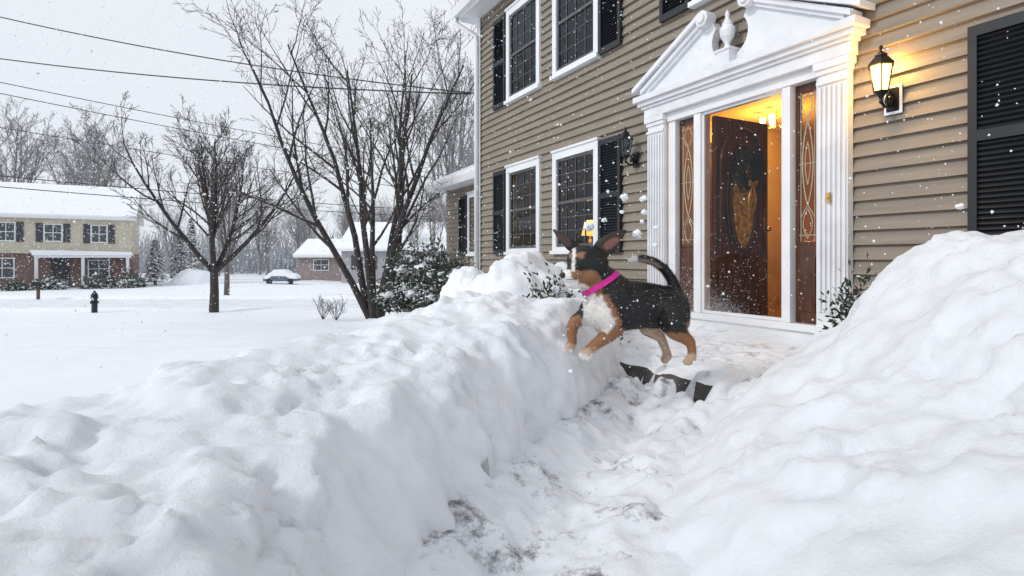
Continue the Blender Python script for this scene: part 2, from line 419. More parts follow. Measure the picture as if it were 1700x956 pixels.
def window_parts(W,H):
    cw=.095
    f=MB(); f.box(0,cw,-.055,.05,0,H); f.box(W-cw,W,-.055,.05,0,H); f.box(cw,W-cw,-.054,.05,H-cw-.01,H); f.box(-.02,W+.02,-.09,.04,-.05,.0); f.box(cw,W-cw,-.052,.05,0.001,.05)
    f.box(-.015,W+.015,-.075,-.0,H,H+.03)
    s=MB(); a,b=cw+.001,W-cw-.001; z0,z1=.051,H-cw-.011; zm=(z0+z1)/2
    s.box(a,a+.035,-.03,.01,z0,z1); s.box(b-.035,b,-.03,.01,z0,z1); s.box(a+.035,b-.035,-.035,.012,zm-.02,zm+.02); s.box(a+.036,b-.036,-.03,.01,z0,z0+.04); s.box(a+.036,b-.036,-.03,.01,z1-.035,z1)
    for k in range(1,4):
        x=a+(b-a)*k/4; s.box(x-.006,x+.006,-.022,-.004,z0+.04,z1-.035)
    for k in (1,2):
        for q0,q1 in ((z0+.04,zm-.02),(zm+.02,z1-.035)):
            zz=q0+(q1-q0)*k/3; s.box(a+.036,b-.036,-.021,-.005,zz-.005,zz+.005)
    g=MB(); g.add([(a,-.0125,z0),(b,-.0125,z0),(b,-.0125,z1),(a,-.0125,z1)],[(0,1,2,3)])
    return f,s,g
M['muntin']=mat('dark_sash_paint',(0.08,0.085,0.09),0.5,0.1,9)
def shutter(t0,t1,z0,z1,parent):
    m=MB(); W=t1-t0;H=z1-z0
    m.box(0,.05,-.070,-.026,0,H); m.box(W-.05,W,-.070,-.026,0,H)
    for (a,b) in ((0,.07),(H/2-.035,H/2+.035),(H-.07,H)): m.box(.05,W-.05,-.069,-.027,a,b)
    for (q0,q1) in ((.07,H/2-.035),(H/2+.035,H-.07)):
        k=q0+.004
        while k<q1-.02:
            m.add([(.05,-.066,k),(W-.05,-.066,k),(W-.05,-.040,k+.03),(.05,-.040,k+.03),(.05,-.058,k),(W-.05,-.058,k),(W-.05,-.034,k+.03),(.05,-.034,k+.03)],[(0,1,2,3),(4,7,6,5),(0,4,5,1)])
            k+=.034
    m.box(.05,W-.05,-.040,-.036,.07,H-.07)
    return m.obj('shutter',M['black'],parent,loc=(-t1,0,z0))
for (a,b,c,d) in wins:
    f,s,g_=window_parts(b-a,d-c)
    fo=f.obj('window',M['white'],house,loc=(-b,0,c))
    s.obj('sash',M['muntin'],fo); g_.obj('glass',M['glass'],fo)
for (z0,z1) in ((1.08,2.50),(3.58,5.10)):
    shutter(8.45,8.89,z0,z1,house); shutter(5.42,5.85,z0,z1,house)
shutter(4.31,4.74,3.58,5.10,house); shutter(2.74,3.17,3.58,5.1,house)
shutter(1.43,1.875,1.08,2.50,house); shutter(-.12,.29,1.08,2.5,house)

# ---- door surround
sur=MB(); TC=3.745
def bx(m,t0,t1,o0,o1,z0,z1): m.box(-t1,-t0,-o1,-o0,z0,z1)
bx(sur,2.60,4.92,.028,.13,2.56,2.66)
bx(sur,2.58,4.94,.028,.155,2.66,2.69)
bx(sur,2.54,4.97,.028,.185,2.69,2.735)
bx(sur,2.51,5.00,.028,.225,2.735,2.80)
surround=sur.obj('door_surround',M['dustwhite'],house,bevel=.006)
surround['label']='white classical doorway surround with fluted pilasters and broken pediment'
def pilaster(t0,t1):
    m=MB(); W=t1-t0
    bx(m,t0+.02,t1-.02,.028,.10,.42,2.46)
    nfl=5; fw_=(W-.08)/nfl
    for i in range(nfl+1):
        c=t0+.04+fw_*i; bx(m,c-.010,c+.010,.10,.116,.58,2.36)
    bx(m,t0,t1,.028,.125,.25,.42); bx(m,t0+.008,t1-.008,.028,.12,.42,.47)
    bx(m,t0+.01,t1-.01,.028,.118,2.46,2.50); bx(m,t0-.005,t1+.005,.028,.135,2.50,2.558)
    bx(m,t0+.012,t1-.012,.1,.119,2.38,2.41)
    return m.obj('pilaster',M['dustwhite'],surround,bevel=.004)
pilaster(2.62,2.90); pilaster(4.62,4.91)
def zrake(t): return 2.80+ (1-abs(t-TC)/1.24)*0.64
def half(sign):
    pts=[]
    pts.append((TC+sign*1.22,2.801)); pts.append((TC+sign*.02,2.801)); pts.append((TC+sign*.02,2.88))
    cx,cz,r=TC,3.08,.20
    for k in range(0,9):
        a=-math.pi/2+ (math.pi*0.72)*k/8
        pts.append((cx+sign*r*math.cos(a)*1.05,cz+r*math.sin(a)))
    tt=TC+sign*.30; pts.append((TC+sign*.20,zrake(tt))); pts.append((tt,zrake(tt)))
    return pts
ped=MB()
for sg in (1,-1):
    P=[(-t,z) for t,z in half(sg)]
    if sg==-1: P=P[::-1]
    ped.prism(P,-.12,-.028)
    for (o,dz,th) in ((.225,.0,.05),(.185,-.05,.05),(.155,-.085,.035)):
        ta,tb=TC+sg*1.27,TC+sg*.27
        za,zb_=2.850+dz,zrake(tb)+dz+.04
        if dz<0: ta=TC+sg*(1.27-(-dz)*1.9)
        if dz<0: za=zrake(ta)+dz+.04
        q=[(-ta,za),(-tb,zb_),(-tb,zb_+th),(-ta,za+th)]
        if sg==-1: q=q[::-1]
        ped.prism(q,-o,-.028)
    for r_,o in ((.075,.22),(.045,.242)):
        ring=[(-(TC+sg*.25)+r_*math.cos(a*math.pi/8),zrake(TC+sg*.25)+.01+r_*math.sin(a*math.pi/8)) for a in range(16)]
        ped.prism(ring[::-1],-o,-.1)
ped.obj('pediment',M['dustwhite'],surround)
ur=MB(); ur.box(-TC-.075,-TC+.075,-.21,-.07,2.801,2.93); ur.box(-TC-.09,-TC+.09,-.222,-.055,2.93,2.95)
ur.lathe((-TC,-.145,2.95),[(.05,0),(.035,.02),(.022,.05),(.03,.07),(.062,.12),(.072,.17),(.068,.205),(.045,.225),(.05,.24),(.03,.27),(.018,.30),(.024,.325),(.012,.36),(.002,.375)],14)
ur.obj('urn',M['dustwhite'],surround,smooth=False)
fm=MB()
bx(fm,4.52,4.62,-.10,.05,.42,2.47); bx(fm,2.90,2.93,-.10,.05,.42,2.47)
bx(fm,4.16,4.25,-.08,.06,.46,2.47); bx(fm,3.16,3.235,-.08,.06,.46,2.47)
bx(fm,2.90,4.62,-.10,.07,2.471,2.56)
bx(fm,2.90,4.62,-.10,.08,.40,.459)
bx(fm,2.90,4.62,-.06,.045,.05,.399)
fm.obj('door_frame',M['white'],surround,bevel=.004)
sd=MB(); a_,b_=3.237,4.158; tk=.022
bx(sd,a_,a_+tk,.0,.035,.462,2.468); bx(sd,b_-tk,b_,.0,.035,.462,2.468); bx(sd,a_+tk,b_-tk,.0,.034,2.445,2.468); bx(sd,a_+tk,b_-tk,.0,.034,.462,.49)
sdo=sd.obj('storm_door',M['white'],surround); sdo['label']='white framed full glass storm door'
g_=MB(); g_.add([(-b_+tk,-.017,.49),(-a_-tk,-.017,.49),(-a_-tk,-.017,2.445),(-b_+tk,-.017,2.445)],[(0,1,2,3)]); g_.obj('glass',M['clear'],sdo)
def sidelight(t0,t1,gm):
    m=MB()
    bx(m,t0,t1,-.05,-.01,.46,1.12); bx(m,t0+.04,t1-.04,-.01,.005,.56,1.02)
    bx(m,t0,t0+.035,-.05,-.01,1.12,2.47); bx(m,t1-.035,t1,-.05,-.01,1.12,2.47); bx(m,t0+.035,t1-.035,-.05,-.01,2.40,2.47); bx(m,t0+.035,t1-.035,-.05,-.01,1.12,1.15)
    so=m.obj('sidelight',M['wood'],surround,bevel=.004)
    g=MB(); a,b=t0+.035,t1-.035; g.add([(-b,.012,1.15),(-a,.012,1.15),(-a,.012,2.40),(-b,.012,2.40)],[(0,1,2,3)]); g.obj('leaded_glass',gm,so)
    l=MB(); c=-(a+b)/2; hw=(b-a)/2
    def ln(pts,r=.0045): l.tube(pts,r,4)
    for sgn in (-1,1):
        ln([(c+sgn*hw*.80,.007,1.15),(c+sgn*hw*.80,.007,2.40)])
        ln([(c+sgn*hw*.62*math.sin(math.pi*k/16)**.8,.006,1.45+.7*k/16) for k in range(17)],.006)
        ln([(c+sgn*hw*.30*math.sin(math.pi*k/12),.0055,1.62+.36*k/12) for k in range(13)])
        for (za,zb_) in ((1.17,1.42),(2.18,2.38)):
            ln([(c+sgn*hw*.55*math.sin(math.pi*k/8),.006,za+(zb_-za)*k/8) for k in range(9)])
        ln([(c+sgn*hw*.8,.0075,1.35),(c,.0075,1.45)]); ln([(c+sgn*hw*.8,.0075,2.25),(c,.0075,2.15)])
    for zz in (1.2,1.8,2.36): ln([(c-hw,.008,zz),(c+hw,.008,zz)])
    l.obj('lead_came',M['lead'],so)
sidelight(2.93,3.155,M['leaded']); sidelight(4.255,4.515,M['leadeddim'])
door=MB(); dx=-4.115
door.box(dx-.045,dx,.10,.89,.40,2.45)
for (y0,y1,z0,z1) in ((.16,.47,.52,.98),(.53,.84,.52,.98),):
    door.box(dx,dx+.014,y0,y1,z0,z1); door.box(dx+.014,dx+.022,y0+.05,y1-.05,z0+.05,z1-.05)
def ring3(m,cy,cz,ry,rz,r,a0=0,a1=2*math.pi,n=28,x=dx+.012):
    m.tube([(x,cy+ry*math.cos(a0+(a1-a0)*k/n),cz+rz*math.sin(a0+(a1-a0)*k/n)) for k in range(n+1)],r,6)
ring3(door,.50,1.60,.19,.50,.024); ring3(door,.50,1.60,.245,.58,.014)
ring3(door,.50,1.95,.33,.40,.020,0.1,math.pi-.1)
door.tube([(dx+.012,.165,1.1),(dx+.012,.165,2.0)],.016,6); door.tube([(dx+.012,.835,1.1),(dx+.012,.835,2.0)],.016,6)
do=door.obj('door',M['wood'],house,bevel=.004); do['label']='open dark walnut front door with oval glass'
ov=MB(); ov.add([(dx+.008,.50+.19*math.cos(k*math.pi/14),1.60+.5*math.sin(k*math.pi/14)) for k in range(28)],[tuple(range(28))])
M['ovalglass']=mat('amber_glow_bevelled_glass',(0.70,0.45,0.14),0.12,0.7,18,0.8,45)  # amber glow painted into the pane's base colour
ov.obj('oval_glass',M['ovalglass'],do)
hn=MB(); hn.box(dx+.001,dx+.012,.82,.87,1.25,1.55); hn.ell((dx+.045,.845,1.32),(.03,.03,.03),10,8); hn.tube([(dx+.01,.845,1.32),(dx+.04,.845,1.32)],.01,8); hn.obj('handle',M['brass'],do,smooth=True)
db=MB(); db.box(-2.79,-2.762,-.135,-.118,1.44,1.52); db.ell((-2.776,-.14,1.48),(.009,.012,.014),8,6); db.obj('doorbell',M['brass'],surround)
wr=MB(); random.seed(5)
wp=Vector((dx+.07,.50,1.92))
for k in range(900):
    a=random.uniform(0,2*math.pi); rr=random.gauss(.150,.036)
    p0=wp+Vector((random.uniform(-.02,.05),rr*math.cos(a),rr*math.sin(a)))
    d=Vector((random.uniform(-.3,1),random.gauss(0,1),random.gauss(0,1))).normalized()*random.uniform(.03,.07); sd_=d.orthogonal().normalized()*.009
    wr.add([p0-sd_,p0+sd_,p0+d],[(0,1,2)])
M['wreathleaf']=mat('dark_wreath_leaf',(.008,.011,.007),.6,.5,9)
wreath=wr.obj('wreath',M['wreathleaf']); wreath.location=HLOC; wreath.rotation_euler=(0,0,HROT)
info(wreath,'dark evergreen wreath with gold ribbon hanging on the open door','wreath')
M['gold']=mat('gold_ribbon',(0.6,0.38,0.10),0.35,0.2,9,metal=.3)
rbn=MB(); rbn.tube([wp+Vector((.05,.04,-.42)),wp+Vector((.05,.05,-.30)),wp+Vector((.055,.01,-.15)),wp+Vector((.055,-.05,-.12)),wp+Vector((.06,-.055,-.17)),wp+Vector((.055,.0,-.15)),wp+Vector((.06,.06,-.12)),wp+Vector((.055,.05,-.17)),wp+Vector((.055,0,-.155)),wp+Vector((.05,-.05,-.30)),wp+Vector((.045,-.04,-.42))],[.008,.014,.012,.016,.012,.012,.016,.012,.012,.014,.008],5)
rbn.obj('ribbon',M['gold'],wreath,smooth=True)
pl=empty('pendant_lamp',fw(4.55,-1.6,2.78)); pl.rotation_euler=(0,0,HROT); info(pl,'small brass hallway chandelier with glowing amber glass shades','lamp')
a=MB(); a.tube([(0,0,0),(0,0,-.15)],.008,6)
for k in range(5):
    th=k*2*math.pi/5; a.tube([(0,0,-.15),(.08*math.cos(th),.08*math.sin(th),-.20),(.15*math.cos(th),.15*math.sin(th),-.16)],.006,6)
a.obj('stem',M['brass'],pl,smooth=True)
M['bulb']=emis('amber_lamp_glass',(1.0,.62,.2),12)
for k in range(5):
    b=MB(); th=k*2*math.pi/5; b.lathe((.15*math.cos(th),.15*math.sin(th),-.16),[(.012,0),(.03,.03),(.038,.07),(.03,.09)],8)
    b.obj('lamp_shade',M['bulb'],pl,smooth=True)
def plight(name,loc,power,color,r=.04,parent=None):
    l=bpy.data.lights.new(name,'POINT'); l.energy=power; l.color=color; l.shadow_soft_size=r
    o=bpy.data.objects.new(name,l); col.objects.link(o); o.location=loc
    if parent: o.parent=parent
    return o
plight('bulb_light',(0,0,-.40),62,(1.0,.58,.18),.06,pl)
tl=empty('table_lamp',fw(6.88,-.55,1.02)); info(tl,'glowing table lamp with yellow shade standing behind the window','lamp')
a=MB(); a.lathe((0,0,0),[(.08,0),(.08,.02),(.02,.04),(.05,.12),(.06,.2),(.02,.28),(.012,.34)],12); a.box(-.25,.25,-.25,.25,-.6,-.001); a.obj('lamp_base',M['brass'],tl)
a=MB(); a.lathe((0,0,.33),[(.13,0),(.08,.22)],16); a.obj('lamp_shade',emis('lit_lamp_shade',(1.0,.50,.08),3.5),tl,smooth=True)
plight('bulb_light',(0,0,.68),14,(1,.58,.2),.05,tl)

def lantern(t,lit):
    e=empty('wall_lantern',fw(t,.034,2.12),HROT); e.scale=(.92,.92,.92)
    info(e,'lit black carriage lantern glowing yellow on the clapboard wall' if lit else 'unlit black carriage lantern on the clapboard wall','lantern','lanterns beside the front door')
    m=MB(); cy=-.17
    m.lathe((0,cy,-.0),[(.004,-.02),(.018,-.005),(.012,.02),(.03,.05),(.052,.07),(.056,.08)],6)
    for k in range(6):
        th=k*math.pi/3; m.tube([(.054*math.cos(th),cy+.054*math.sin(th),.08),(.085*math.cos(th),cy+.085*math.sin(th),.27)],.006,4)
    m.lathe((0,cy,.27),[(.098,0),(.10,.012),(.055,.065),(.045,.075),(.05,.085),(.015,.115),(.008,.13),(.018,.145),(.004,.165)],6)
    m.tube([(0,-.01,.02),(0,-.06,-.03),(0,-.12,-.035),(0,cy,.0)],.012,6); m.tube([(0,-.01,.06),(0,-.06,.10),(0,-.09,.05),(0,-.05,.03)],.010,6)
    m.ell((0,-.06,.02),(.03,.04,.045),8,6)
    m.obj('lantern_frame',M['blackmetal'],e)
    p=MB(); p.box(-.05,.05,-.018,.0,-.06,.13); p.obj('back_plate',M['blackmetal'],e,bevel=.01)
    if lit:
        q=MB(); q.box(-.068,.068,-.012,.0,-.08,.15); q.obj('mounting_board',M['white'],e,bevel=.01)
    g=MB(); g.lathe((0,cy,.08),[(.048,0),(.078,.188)],6)
    g.obj('lantern_glass',emis('lit_lantern_glass',(1.0,.66,.22),3.6) if lit else M['glass'],e)
    if lit: plight('bulb_light',(0,cy-.12,.20),8,(1,.58,.18),.05,e); plight('bulb_light',(.0,cy+.075,.30),16,(1,.54,.13),.03,e)
    return e
lantern(2.345,True); lantern(5.16,False)

wing=empty('wing',(0,0,0),0,house); wing['label']='low side wing with snow covered roof'
m=MB(); zb=.0
while zb<2.8:
    zt=min(zb+EXP,2.8); m.add([(-13.8,1.0-.022,zb),(-TEND-.0,1.0-.022,zb),(-TEND,1.0,zt),(-13.8,1.0,zt),(-13.8,1,zb),(-TEND,1,zb)],[(0,1,2,3),(4,5,1,0)]); zb=zt
m.box(-13.8,-13.74,1.01,6,-.2,2.8)
m.obj('wing_wall',M['siding'],wing)
m=MB(); pr=[(.62,2.80),(.62,2.98),(3.6,4.35),(6.4,2.98),(6.4,2.8)]
m.add([(-14.15,y,z) for y,z in pr]+[(-TEND+.02,y,z) for y,z in pr],[(0,1,2,3,4),(9,8,7,6,5)]+[(i,i+5,(i+1)%5+5,(i+1)%5) for i in range(5)])
m.obj('wing_roof',M['roofsnow'],wing,bevel=.05)
m=MB(); m.box(-14.16,-TEND,.585,.618,2.74,2.90); m.box(-14.16,-TEND,.619,.99,2.745,2.799); m.obj('wing_fascia',M['white'],wing)
f,s,g_=window_parts(.85,1.42)
fo=f.obj('window',M['white'],house,loc=(-12.35,1.0,1.12)); s.obj('sash',M['muntin'],fo); g_.obj('glass',M['room'],fo)
sh=shutter(12.38,12.85,1.08,2.5,house); sh.location.y=1.0

# ------------------------------------------------------------------ bare trees
def gen_tree(seed,height,stems,trunk_h,r0,minr,counts,spread,lean=(.25,.5),upw=.10,cl=(.38,.60)):
    rnd=random.Random(seed); T=MB(); C=MB()
    up=Vector((0,0,1))
    def br(p,d,L,r,level):
        ns=max(3,7-level); pts=[p.copy()]; rads=[r]; dirs=[d.copy()]
        for i in range(ns):
            j=Vector((rnd.gauss(0,1),rnd.gauss(0,1),rnd.gauss(0,1)))*(.06+.03*level)
            d=(d+j+up*(upw if level<2 else .05)).normalized()
            p=p+d*(L/ns); pts.append(p.copy()); dirs.append(d.copy())
            rads.append(max(minr*.6,r*(1-.82*(i+1)/ns)))
        (T if level==0 else C).tube(pts,rads,8 if level==0 else (5 if level==1 else 3),cap=False)
        if level>=len(counts): return
        n=counts[level]
        for k in range(n):
            a=(.22 if level>0 else .24)+(.76)*(k+rnd.random()*.8)/n; a=min(a,.98)
            i=a*ns; i0=int(i); q=pts[i0].lerp(pts[min(i0+1,ns)],i-i0); rr=rads[i0]*.58
            dd=dirs[i0]; o=dd.orthogonal().normalized(); o=Matrix.Rotation(rnd.uniform(0,2*math.pi),3,dd)@o
            ang=rnd.uniform(.40,.80)*spread
            nd=(dd*math.cos(ang)+o*math.sin(ang)).normalized()
            br(q,nd,L*rnd.uniform(*cl)*(1.15-.55*a),max(minr,min(rr,r*.45)),level+1)
    if trunk_h>0:
        pts=[Vector((0,0,-.4)),Vector((0,0,0)),Vector((.02,0,trunk_h*.5)),Vector((0,.01,trunk_h))]
        T.tube(pts,[r0*1.35,r0*1.1,r0*.95,r0*.85],10,cap=False)
    for k in range(stems):
        a=2*math.pi*(k+rnd.random()*.5)/stems; tl=rnd.uniform(*lean)
        d=Vector((math.cos(a)*math.sin(tl),math.sin(a)*math.sin(tl),math.cos(tl)))
        base=Vector((0,0,trunk_h-.05)) if trunk_h>0 else Vector((math.cos(a)*r0*.9,math.sin(a)*r0*.9,-.3))
        br(base,d,(height-trunk_h)*rnd.uniform(.78,1.0),r0*(.62 if stems>1 else .9),0)
    return T,C
def tree(seed,loc,label,bark,twig,group=None,**k):
    T,C=gen_tree(seed,**k); e=empty('bare_tree',loc); info(e,label,'tree',group)
    T.obj('trunk',bark,e,smooth=True); C.obj('crown',twig,e)
    return e
tree(41,(-3.38,14.0,-.12),'large multi stemmed leafless tree with spreading crown on the snowy lawn',M['bark'],M['twig'],
     height=7.3,stems=7,trunk_h=0,r0=.155,minr=.0058,counts=(8,5,4,3),spread=1.0,lean=(.14,.66),upw=.06)
tree(23,(-9.8,18.7,-.75),'leafless young street tree with short straight trunk near the road',M['bark'],M['twig'],
     height=6.6,stems=7,trunk_h=1.35,r0=.14,minr=.0068,counts=(8,5,5,3),spread=1.0,lean=(.10,.80))
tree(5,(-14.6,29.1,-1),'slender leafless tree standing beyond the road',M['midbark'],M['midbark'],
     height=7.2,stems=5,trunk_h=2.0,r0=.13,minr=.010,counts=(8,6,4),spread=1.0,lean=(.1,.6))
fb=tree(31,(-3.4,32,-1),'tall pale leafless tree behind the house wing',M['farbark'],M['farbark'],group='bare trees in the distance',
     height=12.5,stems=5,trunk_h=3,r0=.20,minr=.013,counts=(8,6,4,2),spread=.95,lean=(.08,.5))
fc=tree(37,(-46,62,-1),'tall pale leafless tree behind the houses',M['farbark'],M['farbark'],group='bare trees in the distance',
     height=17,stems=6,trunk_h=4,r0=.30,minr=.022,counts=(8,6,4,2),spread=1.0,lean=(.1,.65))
for i,(x,y,s,src) in enumerate([(-58,66,1.1,1),(-66,64,1.0,1),(-52,70,.95,1),(-68,72,1.1,0),(-37,75,.6,1),
        (-34,66,.68,0),(-31,70,.52,1),(-27,72,.75,0),(-24,66,.5,1),(-21,72,.7,0),(-18,64,.46,1),(-16,70,.66,0),(-13,66,.5,1),(-10,70,.7,0),(-7,64,.5,1),(-5,72,.8,0),
        (-22,60,.5,0),(-1.2,38,.8,0),(-3.2,44,.9,0),(-36,60,.6,0),(-25,58,.45,0),(-11,58,.5,0),(-8.5,50,.5,0),(-14,62,.6,0),(-5.5,40,.6,0)]):
    src_=fb if src==0 else fc
    n=copy_thing(src_,(x,y,-1),i*1.7,s); info(n,'tall pale leafless tree behind the houses','tree','bare trees in the distance')
rnd=random.Random(4); mw=MB()
for k in range(2600):
    x=rnd.uniform(-75,14); y=rnd.uniform(78,96); h=rnd.uniform(3,7)+2*fr(x*.08,1); b=Vector((x,y,-1))
    d=Vector((rnd.gauss(0,.15),0,1)); mw.tube([b,b+d*h*.5,b+d*h+Vector((rnd.gauss(0,.6),0,0))],[.11,.07,.02],3,cap=False)
M['haze']=mat('hazy_woods',(0.46,0.47,0.49),0.95,0.12,.3)  # haze over the woods is put into this pale grey
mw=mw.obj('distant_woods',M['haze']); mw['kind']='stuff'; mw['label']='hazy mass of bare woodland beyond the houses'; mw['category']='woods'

# ------------------------------------------------------------------ distant houses
M['beige']=mat('beige_siding',(0.52,0.475,0.38),0.7,0.06,2)
M['brick']=mat('red_brick',(0.20,0.13,0.115),0.8,0.25,6)
M['grey']=mat('grey_siding',(0.33,0.33,0.35),0.7,0.06,2)
M['farglass']=mat('dark_pane',(0.06,0.07,0.08),0.15,0.2,2)
M['farblack']=mat('hazy_black_paint',(0.05,0.053,0.06),0.6,0.1,2)  # black lightened in colour for haze over the far houses
def far_house(name_label,x0,x1,y0,dp,zb,zw,zr,wm,lower=None,split=None,windows=(),over=.35,rot=0,corner=None):
    w=(x1-x0)/2; H=zw-zb
    e=empty('house',((x0+x1)/2,y0,zb)); info(e,name_label,'house','houses across the street')
    if corner:
        e.rotation_euler=(0,0,rot); e.location=(corner[0]-w*math.cos(rot),corner[1]-w*math.sin(rot),zb)
    m=MB()
    if lower: m.cur=1; m.box(-w,w,0.0,dp,-.5,split); m.cur=0; m.box(-w-.0,w+.0,-.3,dp,split,H)
    else: m.box(-w,w,0,dp,-.5,H)
    fr0=-.3 if lower else 0
    for sx in (-w,w-.02): m.add([(sx,fr0,H),(sx,dp,H),(sx,(dp+fr0)/2,zr-zb-.1),(sx+.02,fr0,H),(sx+.02,dp,H),(sx+.02,(dp+fr0)/2,zr-zb-.1)],[(0,1,2),(5,4,3),(0,2,5,3),(1,4,5,2)])
    m.obj('wall',[wm,lower] if lower else wm,e)
    pr=[(fr0-over,H-.15),(fr0-over,H+.10),((dp+fr0)/2,zr-zb+.15),(dp+over,H+.1),(dp+over,H-.15),((dp+fr0)/2,zr-zb-.08)]
    r=MB(); r.add([(-w-over,y,z) for y,z in pr]+[(w+over,y,z) for y,z in pr],[(0,1,2,5),(2,3,4,5),(11,8,7,6),(11,10,9,8)]+[(i,i+6,(i+1)%6+6,(i+1)%6) for i in range(6)])
    r.obj('roof',M['roofsnow'],e)
    f=MB(); f.box(-w-over,w+over,fr0-over-.06,fr0-over-.01,H-.2,H-.02); f.obj('fascia',M['white'],e)
    for (cx,cz,ww,hh,sh,yy) in windows:
        b=MB(); b.box(-ww/2,ww/2,-.05,-.005,0,hh); wo=b.obj('window',M['white'],e,loc=(cx,yy,cz))
        b=MB(); b.box(-ww/2+.08,-.03,-.07,-.051,.08,hh/2-.03); b.box(.03,ww/2-.08,-.07,-.051,.08,hh/2-.03); b.box(-ww/2+.08,-.03,-.07,-.051,hh/2+.03,hh-.08); b.box(.03,ww/2-.08,-.07,-.051,hh/2+.03,hh-.08); b.obj('glass',M['farglass'],wo)
        if sh:
            for sg in (-1,1):
                b=MB(); b.box(-.19,.19,-.06,-.004,-.03,hh+.03); b.obj('shutter',M['farblack'],e,loc=(cx+sg*(ww/2+.23),yy,cz))
    return e
h1=far_house('beige over brick two storey house with snowy roof and porch',-46,-28.3,42,8.5,-1.05,4.0,6.5,M['beige'],M['brick'],2.45,
   windows=[(1.85,3.25,1.0,1.3,True,-.3),(4.35,3.25,1.05,1.25,True,-.3),(6.95,3.2,1.0,1.3,True,-.3),(1.6,.75,1.3,1.4,False,0),(6.9,.7,1.3,1.3,False,0)],rot=math.radians(30),corner=(-28.1,42))
pm=MB(); pm.prism([(3.5,2.3),(8.95,2.3),(8.95,2.56),(3.4,2.66)],-2.0,-.31); pm.obj('porch_roof',M['roofsnow'],h1)
pm=MB(); pm.box(3.6,8.9,-1.95,-.32,2.15,2.29)
for x in (3.7,6.2,8.75): pm.box(x-.09,x+.09,-1.9,-1.72,0,2.15)
pm.obj('porch_frame',M['white'],h1)
pm=MB(); pm.box(4.2,5.2,-.06,-.01,.1,2.15); pm.obj('door',M['farblack'],h1)
M['farbrick']=mat('hazy_brick',(0.27,0.22,0.215),0.8,0.15,3)  # brick colour paled to hold the haze of distance
far_house('brick single storey house with snow covered roof',-20.3,-14.9,54,7,-1.1,1.35,2.9,M['farbrick'],windows=[(-.5,1.0,1.5,1.1,False,0),(1.7,1.0,.9,1.1,False,0)])
far_house('pale ranch house with long snow laden roof',-15.0,-5.0,50,9,-1.1,1.9,4.4,M['grey'],windows=[(-3,1.2,1.4,1.2,True,0),(1,1.2,1.4,1.2,True,0)])
car=empty('parked_car',(-18.6,46,-1.02),.1); car.scale=(.68,.75,.72); info(car,'dark parked car buried under snow beside the houses','car')
b=MB(); b.prism([(-1.9,.35),(-1.95,.75),(-1.3,.9),(-.9,1.35),(.6,1.38),(1.2,.95),(1.9,.85),(1.95,.35)],-.8,.8); b.obj('body',mat('dark_blue_car_paint',(.10,.13,.17),.4),car,bevel=.06)
b=MB(); b.prism([(-1.97,.60),(-1.5,.98),(-1.0,1.35),(-.7,1.62),(.5,1.64),(1.2,1.2),(1.9,1.0),(1.97,.6),(1.15,.62),(.6,.9),(-.9,.9),(-1.31,.6)],-.86,.83); b.obj('snow_cover',M['roofsnow'],car,bevel=.08)
for x in (-1.2,1.2):
    b=MB(); b.tube([(0,-.85,0),(0,-.6,0)],.32,14); b.obj('wheel',M['black'],car,loc=(x,0,.32))
hy=empty('fire_hydrant',(-13.65,18.6,-.83)); info(hy,'dark fire hydrant standing in snow near the road','fire hydrant')
b=MB(); b.lathe((0,0,0),[(.13,0),(.13,.04),(.085,.05),(.085,.54),(.11,.55),(.11,.59)],12); b.obj('barrel',M['black'],hy,smooth=False)
b=MB(); b.lathe((0,0,.59),[(.10,0),(.10,.06),(.07,.13),(.03,.17),(.03,.21),(.0,.215)],12); b.obj('bonnet',M['blackmetal'],hy)
b=MB(); b.tube([(-.13,0,.42),(.13,0,.42)],.035,8); b.tube([(0,0,.42),(0,-.15,.42)],.045,8); b.obj('nozzle',M['black'],hy)
mb_=empty('mailbox',(-22.9,27.5,-.95)); info(mb_,'small mailbox on a post at the far kerb','mailbox')
b=MB(); b.box(-.05,.05,-.05,.05,0,.6); b.obj('post',M['wood'],mb_)
b=MB(); b.prism([(-.25,.6),(.25,.6),(.25,.78),(.16,.86),(-.16,.86),(-.25,.78)],-.12,.12); b.obj('box',M['blackmetal'],mb_)

